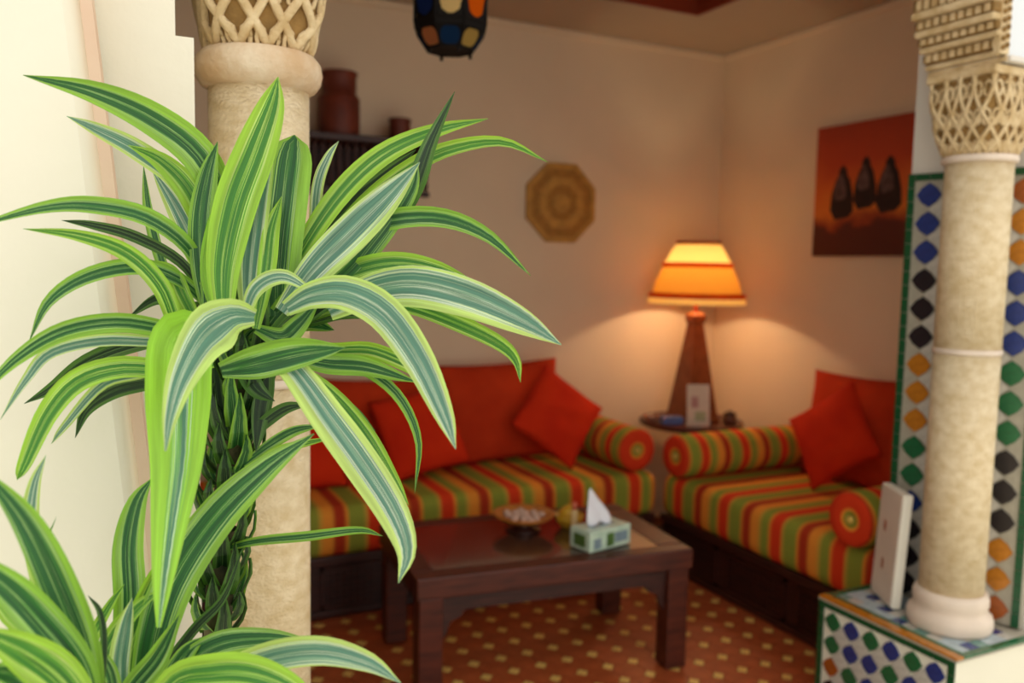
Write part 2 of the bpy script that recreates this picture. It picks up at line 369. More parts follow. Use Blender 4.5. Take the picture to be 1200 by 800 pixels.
# ---------------------------------------------------------------- columns
def column(cx, cy, zb, label, torus=True):
    t = empty('stone_column', (cx, cy, zb), label=label, cat='column')
    sh = .092
    b = lathe(newbm(), [(.118, 0), (.122, .012), (.122, .03), (.118, .045), (.106, .055), (.103, .066), (.107, .078), (.107, .098), (.102, .112), (sh+.003, .116)], (cx, cy, zb), 40)
    obj('base', b, basem, t, smooth=True)
    z0, z1 = zb+.114, (1.822 if torus else 1.832)
    zj = 1.27
    b = lathe(newbm(), [(sh, z0-zb), (sh, zj-zb-.004)], (cx, cy, zb), 40); obj('shaft', b, shaftm, t, smooth=True)
    b = lathe(newbm(), [(sh+.0025, zj-zb-.006), (sh+.0035, zj-zb), (sh+.0025, zj-zb+.010)], (cx, cy, zb), 40); obj('joint_ring', b, basem, t, smooth=True)
    b = lathe(newbm(), [(sh, zj-zb+.008), (sh, z1-zb)], (cx, cy, zb), 40); obj('shaft', b, shaftm, t, smooth=True)
    prof = [(sh, 0), (.104, .006), (.1135, .020), (.117, .036), (.1135, .054), (.104, .066), (.088, .070)] if torus else [(sh, 0), (.101, .002), (.103, .010), (.101, .020), (.09, .022)]
    b = lathe(newbm(), prof, (cx, cy, z1-.006), 40); obj('neck_ring', b, ringm if torus else basem, t, smooth=True)
    # capital: a round foot that grows into a square block, deep lattice carving
    zc0, zc1 = (1.883 if torus else 1.848), (2.085 if torus else 2.065)
    def ring(z, k, h):       # superellipse section, k 0 round .. 1 square
        e = 2 + 8*k; out = []
        for i in range(48):
            a = 2*PI*i/48; c, s_ = math.cos(a), math.sin(a)
            r = h/((abs(c)**e+abs(s_)**e)**(1/e)); out.append((r*c, r*s_, z))
        return out
    levels = 14; rings = []
    def hk(u): return .086+.016*min(1, u*1.6), min(1, u*1.3)
    b = newbm()
    for l_ in range(levels+1):
        u = l_/levels; h, kk = hk(u); rings.append([b.verts.new(Vector(p)+Vector((cx, cy, 0))) for p in ring(zc0+(zc1-zc0)*u, kk, h)])
    for A, B_ in zip(rings, rings[1:]):
        for i in range(48): b.faces.new((A[i], A[(i+1) % 48], B_[(i+1) % 48], B_[i]))
    b.faces.new(rings[0][::-1]); b.faces.new(rings[-1])
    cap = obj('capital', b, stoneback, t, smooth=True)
    # carved bands: interlaced arcs running round the capital
    b = newbm()
    def surf(a, u, lift):
        h, kk = hk(u); e = 2+8*kk; c, s_ = math.cos(a), math.sin(a)
        r = h/((abs(c)**e+abs(s_)**e)**(1/e)) + lift
        return Vector((cx+r*c, cy+r*s_, zc0+(zc1-zc0)*u))
    nb = 12 if torus else 16
    for s in range(nb):
        for d in (-1, 1):
            a0 = 2*PI*s/nb
            pts = [surf(a0+d*(.95*math.sin(PI*.5*v))*.85, v, .006) for v in [j_/16 for j_ in range(17)]]
            tube(b, pts, [.0085 if torus else .006]*17, 6)
    for s in range(nb*2):       # little arches between the bands
        a0 = 2*PI*(s+.5)/(nb*2)
        for u0 in (.06, .45, .80):
            pts = [surf(a0+.075*math.cos(v), u0+.10*math.sin(v), .004) for v in [2*PI*j_/8 for j_ in range(9)]]
            tube(b, pts, .0045, 5)
    sub(obj('carving', b, stonem, t, smooth=True, kind='stuff'), cap)
    b = newbm(); box(b, cx-.112, cx+.112, cy-.112, cy+.112, zc1-.004, zc1+(.014 if torus else .022)); obj('abacus', b, stonem, t, bevel=.006)
    return t
column(2.355, 1.672, TOP, 'pale stone column with carved capital beside the tiled pier on the right', False)
column(.282, 1.672, .42, 'pale stone column with lattice carved capital behind the big striped leaves')

# carved springing of the arch over the right column: ribs along the wall's depth
sp = empty('trim_8', (2.24, 1.68, 2.087)); sp['kind'] = 'structure'
def rib(x0, x1, z0, z1, y0=1.543, y1=1.793, m=stonem): return obj('moulding', bx(x0, x1, y0, y1, z0, z1), m, sp, bevel=.005)
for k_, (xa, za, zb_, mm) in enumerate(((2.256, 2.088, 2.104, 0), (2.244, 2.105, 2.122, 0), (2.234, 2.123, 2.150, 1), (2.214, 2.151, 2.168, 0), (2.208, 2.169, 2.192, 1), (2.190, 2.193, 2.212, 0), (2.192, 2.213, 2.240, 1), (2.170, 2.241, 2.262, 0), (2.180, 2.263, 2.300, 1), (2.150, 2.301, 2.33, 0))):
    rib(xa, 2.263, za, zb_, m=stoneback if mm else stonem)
    if mm:
        b = newbm()
        for q in range(9): box(b, xa-.004, xa+.002, 1.556+q*.026, 1.571+q*.026, za+.003, zb_-.003)
        obj('beading', b, stonem, sp, kind='stuff')
b = newbm()
for i in range(8):
    for j in range(2):
        lathe(b, [(.007, 0), (.007, .006), (.004, .008)], (0, 0, 0), 6, Matrix.Translation((2.232+.017*j, 1.5405, 2.12+i*.024+.008*j)) @ Matrix.Rotation(PI/2, 4, 'X'))
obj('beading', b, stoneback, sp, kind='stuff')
obj('front_band', bx(2.222, 2.262, 1.541, 1.56, 2.105, 2.33), stonem, sp)
# stone plinth that carries the wall beside the capital
obj('ledge', bx(2.264, 3.6, 1.535, 1.56, 2.088, 2.104), greym, sp, bevel=.003)

# ---------------------------------------------------------------- cream board on the parapet
def panel_frame(p0, p1, lean, H, T_):
    p0 = Vector(p0); p1 = Vector(p1); ux = (p1-p0); L_ = ux.length; ux.normalize()
    up = (Vector((0, 0, 1))*math.cos(lean)); nn = Vector((-ux.y, ux.x, 0))
    up = (Vector((0, 0, 1))*math.cos(lean) - nn*math.sin(lean)).normalized(); n2 = ux.cross(up)
    return p0, ux, up, n2, L_
p0, ux, up, n2, L_ = panel_frame((2.300, 1.803, TOP+.003), (2.378, 1.950, TOP+.003), math.radians(3), .36, .025)
M = Matrix(((ux.x, up.x, n2.x, 0), (ux.y, up.y, n2.y, 0), (ux.z, up.z, n2.z, 0), (0, 0, 0, 1)))
bd = empty('cream_board', p0, label='thick cream board with two small brown marks leaning on the tiled parapet', cat='board')
boardm = mat('board_cream', (226, 208, 190), .6, .05, 8); bedge = mat('board_edge', (244, 238, 222), .6, .03, 8)
obj('panel', box(newbm(), 0, L_, .0, .375, -.030, .0, M), bedge, bd, world=False, bevel=.003)
obj('face', box(newbm(), .006, L_-.004, .006, .369, -.0325, -.0305, M), boardm, bd, world=False)
obj('face', box(newbm(), .006, L_-.004, .006, .369, .0005, .0025, M), boardm, bd, world=False)
markm = mat('brown_mark', (170, 96, 66), .6, .1, 30)
for a, h in ((.105, .245), (.095, .12)):
    for zz in (-.034, .0026):
        b = prism(newbm(), [(a-.006, h-.02), (a+.007, h-.014), (a+.008, h+.012), (a, h+.02), (a-.008, h+.008)], zz, zz+.0014, 'z', M); obj('mark', b, markm, bd, world=False)

# ---------------------------------------------------------------- stripes
def stripe_mat(name, axis, period, offset=0, curve=False):
    m = bpy.data.materials.new(name); m.use_nodes = True; nt = m.node_tree; N = nt.nodes; L = nt.links
    b = N['Principled BSDF']; tc = N.new('ShaderNodeTexCoord'); sp_ = N.new('ShaderNodeSeparateXYZ'); L.new(tc.outputs['Object'], sp_.inputs[0])
    if axis == 'R':
        l2 = N.new('ShaderNodeVectorMath'); l2.operation = 'LENGTH'; cm = N.new('ShaderNodeCombineXYZ')
        L.new(sp_.outputs[0], cm.inputs[0]); L.new(sp_.outputs[1], cm.inputs[1]); L.new(cm.outputs[0], l2.inputs[0]); src = l2.outputs['Value']
    else: src = sp_.outputs['XYZ'.index(axis)]
    ma = N.new('ShaderNodeMath'); ma.operation = 'MULTIPLY_ADD'; ma.inputs[1].default_value = 1/period; ma.inputs[2].default_value = offset+50; L.new(src, ma.inputs[0])
    fr = N.new('ShaderNodeMath'); fr.operation = 'FRACT'; L.new(ma.outputs[0], fr.inputs[0])
    rp = N.new('ShaderNodeValToRGB'); cr = rp.color_ramp
    G, Rr, O, D, Y = (142, 150, 54), (220, 60, 24), (234, 146, 50), (176, 54, 24), (206, 158, 60)
    st = [(0, D), (.10, D), (.15, O), (.18, G), (.35, G), (.40, Y), (.44, Rr), (.58, Rr), (.63, O), (.66, G), (.76, G), (.80, Y), (.86, O), (.95, O)] if axis != 'R' else [(0, Y), (.14, Y), (.18, G), (.27, G), (.31, O), (.38, O), (.43, Rr), (.98, Rr)]
    cr.elements[0].position, cr.elements[0].color = 0, (*s2l(st[0][1]), 1)
    cr.elements[1].position, cr.elements[1].color = 1, (*s2l(st[0][1] if axis != 'R' else Rr), 1)
    for p_, c_ in st[1:]: e = cr.elements.new(p_); e.color = (*s2l(c_), 1)
    L.new(fr.outputs[0], rp.inputs[0]); L.new(rp.outputs[0], b.inputs['Base Color']); b.inputs['Roughness'].default_value = .85; b.inputs['Specular IOR Level'].default_value = .2
    nz = N.new('ShaderNodeTexNoise'); nz.inputs['Scale'].default_value = 300; bp = N.new('ShaderNodeBump'); bp.inputs['Strength'].default_value = .15; bp.inputs['Distance'].default_value = .003
    L.new(nz.outputs[0], bp.inputs['Height']); L.new(bp.outputs[0], b.inputs['Normal'])
    return m
STP = .330
strX = stripe_mat('striped_cotton_across', 'X', STP, .55)
strY = stripe_mat('striped_cotton_along', 'Y', STP, .0)
strZ = stripe_mat('striped_cotton_bolster', 'Z', .25, .1)
strR = stripe_mat('striped_cotton_end', 'R', .105, 0)

def rounded_box(bm, x0, x1, y0, y1, z0, z1, r, nx=1):
    box(bm, x0, x1, y0, y1, z0, z1)
    bmesh.ops.bevel(bm, geom=list(bm.edges), offset=r, segments=5, profile=.6, affect='EDGES')
    return bm

# ---------------------------------------------------------------- banquettes
MT = .487
def front_panels(parent, fixed, a0, a1, axis, zlo=.045, zhi=.225):
    """recessed lattice panels along a base front: fixed coordinate, run a0..a1"""
    n = max(1, round((a1-a0)/.42)); s = (a1-a0)/n
    for i in range(n):
        p, q = a0+i*s+.035, a0+(i+1)*s-.035
        b = newbm()
        def bb(u0, u1, z0, z1, d0, d1):
            if axis == 'x': box(b, u0, u1, fixed+d0, fixed+d1, z0, z1)
            else: box(b, fixed+d0, fixed+d1, u0, u1, z0, z1)
        bb(p, q, zlo, zlo+.014, -.012, 0); bb(p, q, zhi-.014, zhi, -.012, 0); bb(p, p+.014, zlo, zhi, -.012, 0); bb(q-.014, q, zlo, zhi, -.012, 0)
        k = int((q-p)/.028)
        for j in range(1, k):
            u = p+(q-p)*j/k; bb(u-.003, u+.003, zlo+.014, zhi-.014, -.008, 0)
        for j in range(1, 6):
            z = zlo+.014+(zhi-zlo-.028)*j/6; bb(p+.014, q-.014, z-.003, z+.003, -.010, 0)
        obj('carved_panel', b, darkw, parent)
ls = empty('banquette', (1.05, 3.75, 0), label='long dark wood banquette with striped mattress along the back wall', cat='sofa')
obj('base', bx(-.55, 2.50, 3.43, RY-.005, 0.008, .27), darkw, ls, bevel=.006)
obj('rail', bx(-.55, 2.50, 3.405, 3.43, .235, .275), darkw, ls, bevel=.006)
obj('rail', bx(-.55, 2.50, 3.412, 3.43, .008, .04), darkw, ls, bevel=.006)
front_panels(ls, 3.43, -.5, 2.48, 'x')
obj('mattress', rounded_box(newbm(), -.55, 2.505, 3.385, RY-.005, .272, MT, .07), strX, ls, smooth=True)
rs = empty('banquette', (2.95, 2.75, 0), label='dark wood banquette with striped mattress along the right wall', cat='sofa')
obj('base', bx(2.55, RX-.005, 2.06, 3.405, 0.008, .27), darkw, rs, bevel=.006)
obj('rail', bx(2.525, 2.55, 2.06, 3.405, .235, .275), darkw, rs, bevel=.006)
obj('rail', bx(2.532, 2.55, 2.06, 3.405, .008, .04), darkw, rs, bevel=.006)
front_panels(rs, 2.55, 2.08, 3.38, 'y')
obj('mattress', rounded_box(newbm(), 2.515, RX-.005, 2.06, 3.40, .272, MT, .07), strY, rs, smooth=True)

# ---------------------------------------------------------------- bolsters
def bolster(p0, p1, r, label, grp='striped bolsters on the banquettes'):
    p0 = Vector(p0); p1 = Vector(p1); d = p1-p0; L_ = d.length
    t = empty('bolster', p0, label=label, cat='bolster', group=grp)
    t.rotation_mode = 'QUATERNION'; t.rotation_quaternion = d.to_track_quat('Z', 'Y')
    b = lathe(newbm(), [(r*.94, .0), (r*.99, .008), (r, .025), (r*1.01, L_*.5), (r, L_-.025), (r*.99, L_-.008), (r*.94, L_)], n=40, cap=False); obj('cover', b, strZ, t, world=False, smooth=True)
    for z, s in ((0, -1), (L_, 1)):
        b = lathe(newbm(), [(r*.95, z), (r*.9, z+s*.006), (r*.5, z+s*.004), (r*.22, z-s*.001), (.002, z-s*.004)], n=40); ed_ = obj('end_disc', b, strR, t, world=False, smooth=True)
        b = lathe(newbm(), [(.017, z-s*.003), (.016, z+s*.006), (.009, z+s*.011), (.002, z+s*.012)], n=16); sub(obj('button', b, mat('button_cream', (224, 190, 90), .5), t, world=False, smooth=True), ed_)
    return t
bolster((2.40, 3.44, MT+.110), (2.40, 4.07, MT+.110), .109, 'striped bolster at the corner end of the back wall banquette')
bolster((2.512, 3.275, MT+.106), (3.30, 3.275, MT+.106), .105, 'striped bolster across the far end of the right banquette below the lamp')
bolster((2.475, 2.175, MT+.106), (3.10, 2.175, MT+.106), .105, 'striped bolster at the near end of the right banquette behind the cream board')

# ---------------------------------------------------------------- cushions
def cushion_mesh(S, T_, n=22):
    b = newbm(); g = {}
    for side in (1, -1):
        for i in range(n+1):
            for j in range(n+1):
                u, v = -1+2*i/n, -1+2*j/n
                ed = (i in (0, n) or j in (0, n))
                if ed and side == -1: g[(side, i, j)] = g[(1, i, j)]; continue
                e = max(0, (1-abs(u)**2.6))**.62*max(0, (1-abs(v)**2.6))**.62
                pin = 1-.055*(1-abs(v)**2)*0 - .06*(1-v*v)*(abs(u)**3); pin2 = 1-.06*(1-u*u)*(abs(v)**3)
                wr = .004*math.sin(9*u+4*v)*e
                g[(side, i, j)] = b.verts.new((S/2*u*pin, S/2*v*pin2, side*(T_/2*e+wr*side)))
    for side in (1, -1):
        for i in range(n):
            for j in range(n):
                q = [g[(side, i, j)], g[(side, i+1, j)], g[(side, i+1, j+1)], g[(side, i, j+1)]]
                if len(set(q)) >= 3: b.faces.new(q if side > 0 else q[::-1])
    return b
def cushion(S, T_, c, facing, lean, spin, m, label, grp=None, H=None, name='cushion'):
    """facing: angle of the horizontal normal; lean back from vertical; spin in plane; bottom-most point is set by c"""
    o = obj(name, cushion_mesh(S, T_), m, None, smooth=True)
    if H: 
        for v in o.data.vertices: v.co.y *= H/S
    n = Vector((math.cos(facing)*math.cos(lean), math.sin(facing)*math.cos(lean), math.sin(lean)))
    x = Vector((0, 0, 1)).cross(n).normalized(); y = n.cross(x)
    R = Matrix((x, y, n)).transposed() @ Matrix.Rotation(spin, 3, 'Z')
    o.rotation_euler = R.to_euler()
    zmin = min((R @ v.co).z for v in o.data.vertices)
    o.location = (c[0], c[1], (c[2] if len(c) > 2 else MT-.004)-zmin)
    return tag(o, label, 'cushion', grp)
D2 = math.radians
cushion(.70, .17, (1.88, 3.92), -PI/2, .20, .03, redb, 'large red square cushion leaning on the back wall, right one of the pair', H=.52)
cushion(.60, .16, (1.22, 3.93), -PI/2, .22, -.03, redb, 'large red square cushion leaning on the back wall, partly behind the drooping leaves', H=.46)
cushion(.40, .14, (2.09, 3.70), -PI/2+.05, .38, PI/4+.08, redm, 'bright red cushion standing on its corner beside the corner bolster')
cushion(.40, .14, (1.36, 3.73), -PI/2-.10, .35, .22, redm, 'bright red cushion propped up just right of the drooping leaf tips')
cushion(.48, .15, (.76, 3.74), -PI/2, .30, .02, redm, 'bright red cushion showing just right of the near stone column', H=.36)
cushion(.62, .17, (3.25, 2.85), PI, .17, .02, redb, 'large red cushion leaning on the right wall below the painting', H=.53)
cushion(.39, .14, (3.04, 2.80), PI+.05, .30, PI/4-.12, redm, 'bright red cushion on its corner before the large cushion on the right')

# ---------------------------------------------------------------- coffee table
ta = D2(-6)
tb = empty('coffee_table', (1.475, 2.80, 0), ta, label='low dark wooden coffee table with glossy inset top and stout legs', cat='table')
hw, hd, th = .525, .315, .47
def tl(name, b, m, **k): return obj(name, b, m, tb, world=False, **k)
def rail(x0, x1, y0, y1): return bx(x0, x1, y0, y1, th-.075, th)
tl('frame_board', rail(-hw, hw, -hd, -hd+.075), tablew, bevel=.006); tl('frame_board', rail(-hw, hw, hd-.075, hd), tablew, bevel=.006)
tl('frame_board', rail(-hw, -hw+.075, -hd+.076, hd-.076), tablew, bevel=.006); tl('frame_board', rail(hw-.11, hw, -hd+.076, hd-.076), tablew, bevel=.006)
tl('inset_top', bx(-hw+.074, hw-.109, -hd+.074, hd-.074, th-.02, th-.002), tabletop)
for s in (-1, 1):
    tl('apron', bx(-hw+.07, hw-.07, s*(hd-.045)-.012, s*(hd-.045)+.012, th-.135, th-.0755), darkw); tl('apron', bx(s*(hw-.045)-.012, s*(hw-.045)+.012, -hd+.07, hd-.07, th-.135, th-.0755), darkw)
    for t_ in (-1, 1):
        x, y = s*(hw-.052), t_*(hd-.052)
        b = newbm(); box(b, x-.042, x+.042, y-.042, y+.042, .012, th-.0755); tl('leg', b, tablew, bevel=.005)
        b = newbm(); prism(b, [(x-s*.043, th-.136), (x-s*.043, th-.24), (x-s*.06, th-.215), (x-s*.075, th-.175), (x-s*.11, th-.160), (x-s*.13, th-.136)], y+t_*.005-.01, y+t_*.005+.01, 'y'); tl('bracket', b, darkw)

def on_table(x, y): return (x, y, th+.001)
# footed dish
dm = mat('dish_wood', (206, 132, 52), .35, .15, 30, rgb2=(170, 96, 34)); dd = mat('dish_foot', (60, 26, 20), .3, .1, 20)
ds = empty('footed_dish', on_table(1.485, 2.885), label='round amber dish on a dark foot near the middle of the coffee table', cat='dish')
obj('foot', lathe(newbm(), [(.070, 0), (.066, .006), (.035, .012), (.030, .022), (.045, .030)], n=32), dd, ds, world=False, smooth=True)
obj('bowl', lathe(newbm(), [(.040, .028), (.085, .038), (.118, .058), (.122, .066), (.116, .066), (.082, .046), (.03, .040), (.002, .040)], n=40, cap=False), dm, ds, world=False, smooth=True)
pk = mat('pale_sweet', (226, 190, 170), .6, .15, 30)
for i in range(16):
    a = i*2.4; r = .020*math.sqrt(i)
    s = newbm(); bmesh.ops.create_icosphere(s, subdivisions=2, radius=.016)
    for v in s.verts: v.co.z *= .7
    o = tag(obj('pale_sweet', s, pk, None, smooth=True), 'small pale sweet lying in the amber dish', 'sweet', 'pale sweets in the amber dish')
    o.location = (1.485+r*math.cos(a), 2.885+r*math.sin(a), th+.056)
# small yellow bowl and candle
yl = mat('yellow_ceramic', (222, 170, 44), .4, .12, 30)
yb = empty('yellow_bowl', on_table(1.665, 2.84), label='small yellow bowl behind the tissue box on the coffee table', cat='bowl')
obj('bowl', lathe(newbm(), [(.030, 0), (.034, .006), (.052, .026), (.060, .050), (.057, .052), (.046, .028), (.02, .012), (.002, .011)], n=28, cap=False), yl, yb, world=False, smooth=True)
obj('fruit', lathe(newbm(), [(.002, .016), (.03, .022), (.042, .045), (.036, .070), (.018, .086), (.002, .09)], n=20), yl, yb, world=False, smooth=True)
cd = empty('candle', on_table(1.628, 2.735), label='thin pale candle with pink top between yellow bowl and tissue', cat='candle')
obj('wax', lathe(newbm(), [(.014, 0), (.013, .004), (.011, .10), (.008, .104)], n=16), mat('candle_wax', (240, 208, 150), .5, .05), cd, world=False, smooth=True)
obj('tip', lathe(newbm(), [(.011, .1045), (.0105, .125), (.003, .132)], n=16), mat('candle_pink', (232, 120, 90), .5, .05), cd, world=False, smooth=True)
# tissue box
tbx = empty('tissue_box', on_table(1.665, 2.605), D2(12), label='pale green and white tissue box on the right end of the coffee table', cat='box')
wm = mat('box_pale', (206, 222, 200), .35, .08, 20, rgb2=(170, 196, 176)); gm = mat('box_green', (84, 118, 54), .4, .2, 30); bm_ = mat('box_bluegrey', (130, 150, 160), .4, .1, 30)
b = newbm(); box(b, -.105, .105, -.055, .055, 0, .078); ct_ = obj('carton', b, wm, tbx, world=False, bevel=.006)
for (x0, x1, z0, z1, mm) in ((-.085, -.05, .012, .05, bm_), (-.02, .015, .012, .06, gm), (.02, .085, .02, .058, bm_)):
    sub(obj('printed_patch', bx(x0, x1, -.0568, -.0552, z0, z1), mm, tbx, world=False), ct_)
for (x0, x1, z0, z1, mm) in ((-.03, .03, .016, .06, gm),):
    sub(obj('printed_patch', bx(-.1068, -.1052, x0, x1, z0, z1), mm, tbx, world=False), ct_)
obj('slot', bx(-.06, .06, -.018, .018, .0782, .0795), bm_, tbx, world=False)
b = newbm(); tis = mat('tissue', (238, 236, 244), .9, .03)
rows = []
for j, (zz, ww, dx, dy) in enumerate(((.079, .045, -.01, 0), (.110, .062, -.004, .004), (.145, .050, -.016, .010), (.18, .032, -.034, .012), (.212, .010, -.048, .012))):
    rows.append([b.verts.new((dx+ww*u, dy+.014*math.sin(u*5+j)*(1-j/6), zz+.012*math.cos(u*3))) for u in (-1, -.6, -.2, .2, .6, 1)])
for A, B_ in zip(rows, rows[1:]):
    for i in range(5): b.faces.new((A[i], A[i+1], B_[i+1], B_[i]))
o = obj('tissue', b, tis, tbx, world=False, smooth=True); md = o.modifiers.new('s', 'SOLIDIFY'); md.thickness = .004
md = o.modifiers.new('ss', 'SUBSURF'); md.levels = 1; md.render_levels = 1

# ---------------------------------------------------------------- corner table, lamp and small things
STZ = .665
st = empty('side_table', (2.965, 3.74, .0), label='small round dark side table in the corner behind the bolsters', cat='table')
obj('table_top', lathe(newbm(), [(.27, STZ-.03), (.285, STZ-.022), (.285, STZ-.006), (.28, STZ)], (2.965, 3.74, 0), 40), tablew, st)
obj('pedestal', lathe(newbm(), [(.05, .03), (.06, .08), (.035, .14), (.04, .4), (.06, .5), (.04, .56), (.06, STZ-.03)], (2.965, 3.74, 0), 24), darkw, st, smooth=True)
obj('foot', lathe(newbm(), [(.18, .0), (.18, .02), (.06, .04)], (2.965, 3.74, 0), 24), darkw, st, smooth=True)
LXp, LYp = 2.955, 3.72
lp = empty('table_lamp', (LXp, LYp, STZ+.001), label='lit table lamp with orange banded shade and tall tapering wooden base', cat='lamp')
b = newbm()
def quad_tower(b, levels):
    rr = [[b.verts.new((sx*h, sy*h, z)) for sx, sy in ((-1, -1), (1, -1), (1, 1), (-1, 1))] for h, z in levels]
    for A, B_ in zip(rr, rr[1:]):
        for i in range(4): b.faces.new((A[i], A[(i+1) % 4], B_[(i+1) % 4], B_[i]))
    b.faces.new(rr[0][::-1]); b.faces.new(rr[-1])
quad_tower(b, [(.106, 0), (.106, .02), (.100, .022), (.032, .54)]); obj('base', b, lampw, lp, world=False, bevel=.004)
b = newbm(); quad_tower(b, [(.036, .541), (.040, .55), (.040, .585), (.02, .6)]); obj('collar', b, lampw, lp, world=False, bevel=.002)
obj('rod', lathe(newbm(), [(.012, .6), (.012, .80)], n=12), mat('rod_red', (190, 70, 26), .5), lp, world=False)
def shade_mat(name, rgb, tf=.55):
    m = bpy.data.materials.new(name); m.use_nodes = True; N = m.node_tree.nodes; L = m.node_tree.links; N.remove(N['Principled BSDF'])
    a = N.new('ShaderNodeBsdfDiffuse'); t_ = N.new('ShaderNodeBsdfTranslucent'); x = N.new('ShaderNodeMixShader'); c = (*s2l(rgb), 1)
    a.inputs[0].default_value = c; nz = N.new('ShaderNodeTexNoise'); nz.inputs['Scale'].default_value = 14; hs = N.new('ShaderNodeMixRGB'); hs.inputs[1].default_value = c; hs.inputs[2].default_value = tuple(v*.8 for v in c[:3])+(1,)
    L.new(nz.outputs[0], hs.inputs[0]); L.new(hs.outputs[0], t_.inputs[0]); x.inputs[0].default_value = tf
    L.new(a.outputs[0], x.inputs[1]); L.new(t_.outputs[0], x.inputs[2]); L.new(x.outputs[0], N['Material Output'].inputs[0]); return m
cs = shade_mat('shade_cream', (250, 214, 130), .27); so = shade_mat('shade_orange', (240, 164, 62), .25); sband = shade_mat('shade_band', (200, 66, 14), .16)
S0 = 1.315-STZ
def shade(name, prof, m): return obj(name, lathe(newbm(), prof, n=48, cap=False), m, lp, world=False, smooth=True)
up_ = shade('lamp_shade', [(.118, S0+.325), (.178, S0+.222)], cs)
low_ = shade('lamp_shade', [(.187, S0+.196), (.222, S0+.12), (.240, S0+.058)], so)
sub(shade('shade_band', [(.178, S0+.222), (.190, S0+.222), (.193, S0+.196), (.185, S0+.196)], sband), low_)
sub(shade('shade_band', [(.116, S0+.318), (.121, S0+.318), (.120, S0+.338), (.115, S0+.338), (.116, S0+.318)], sband), up_)
sub(shade('shade_rim', [(.238, S0+.058), (.262, S0+.050), (.268, S0+.034), (.260, S0+.03)], sband), low_)
sub(shade('shade_rim', [(.262, S0+.031), (.264, S0+.0)], cs), low_)
b = newbm(); bmesh.ops.create_uvsphere(b, u_segments=16, v_segments=10, radius=.03); bmesh.ops.translate(b, verts=b.verts, vec=(0, 0, S0+.16))
obj('bulb', b, mat('bulb_glow', (255, 220, 160), .5, emit=((255, 190, 110), 6)), lp, world=False, smooth=True)
ld = bpy.data.lights.new('lamp_light', 'POINT'); ld.energy = 27; ld.color = (1, .81, .50); ld.shadow_soft_size = .035
lo_ = bpy.data.objects.new('lamp_light', ld); COL.objects.link(lo_); lo_.parent = lp; lo_.location = (0, 0, S0+.15)

# card, booklet, saucer, small dark pot on the side table
card = empty('standing_card', (2.865, 3.55, STZ+.001), D2(-20), label='white card standing upright in front of the lamp base', cat='card')
obj('card_sheet', box(newbm(), -.062, .062, -.002, .002, 0, .225, Matrix.Rotation(-.12, 4, 'X')), mat('card_white', (222, 206, 184), .7, .04), card, world=False)
obj('printed_patch', box(newbm(), -.04, .0, -.0034, -.0022, .10, .16, Matrix.Rotation(-.12, 4, 'X')), mat('card_pink', (200, 150, 140), .7, .1), card, world=False)
obj('printed_patch', box(newbm(), -.02, .04, -.0034, -.0022, .03, .08, Matrix.Rotation(-.12, 4, 'X')), mat('card_green', (180, 184, 140), .7, .1), card, world=False)
obj('card_foot', box(newbm(), -.055, .055, .003, .06, 0, .004), MATS['card_white'], card, world=False)
o = obj('blue_packet', box(newbm(), -.058, .058, -.03, .03, 0, .04), mat('packet_blue', (92, 112, 170), .5, .1, 20), None, bevel=.004)
o.location = (2.775, 3.665, STZ+.002); o.rotation_euler.z = D2(-14); tag(o, 'small blue packet lying on the side table left of the card', 'packet')
sa = empty('ashtray', (2.725, 3.775, STZ+.001), label='small pinkish dish with dark rim at left of the side table', cat='dish')
obj('dish', lathe(newbm(), [(.03, 0), (.040, .012), (.045, .034), (.041, .034), (.034, .012), (.002, .008)], n=24, cap=False), mat('dish_pink', (150, 100, 80), .4, .1), sa, world=False, smooth=True)
sp2 = empty('small_pot', (3.10, 3.575, STZ+.001), label='tiny dark lidded pot right of the white card', cat='pot')
obj('body', lathe(newbm(), [(.028, 0), (.036, .012), (.036, .035), (.026, .046)], n=24), mat('pot_brown', (120, 70, 46), .4, .1), sp2, world=False, smooth=True)
obj('lid', lathe(newbm(), [(.034, .047), (.034, .056), (.010, .062), (.008, .070)], n=24), darkw, sp2, world=False, smooth=True)

# ---------------------------------------------------------------- wall pieces
pl = empty('octagonal_plaque', (2.295, RY-.001, 1.85), label='octagonal straw coloured plaque hanging on the back wall', cat='plaque')
straw = mat('straw', (206, 150, 66), .6, .15, 30, .3, 80); straw2 = mat('straw_dark', (180, 124, 48), .65, .15, 30, .3, 80)
def octring(r0, r1, y0, y1, m, name):
    b = newbm(); n = 8; pp = []
    for r in (r0, r1):
        pp.append([(r*math.cos(PI/8+i*PI/4), r*math.sin(PI/8+i*PI/4)) for i in range(n)])
    for k in range(n):
        a, c = pp[0][k], pp[0][(k+1) % n]; d, e = pp[1][(k+1) % n], pp[1][k]
        prism(b, [a, c, d, e], y0, y1, 'y')
    return obj(name, b, m, pl, world=False)
octring(.20, .232, -.02, -.001, straw, 'rim'); octring(.15, .199, -.016, -.001, straw2, 'ring'); octring(.10, .149, -.020, -.001, straw, 'ring'); octring(.055, .099, -.016, -.001, straw2, 'ring'); octring(.001, .054, -.02, -.001, straw, 'centre')

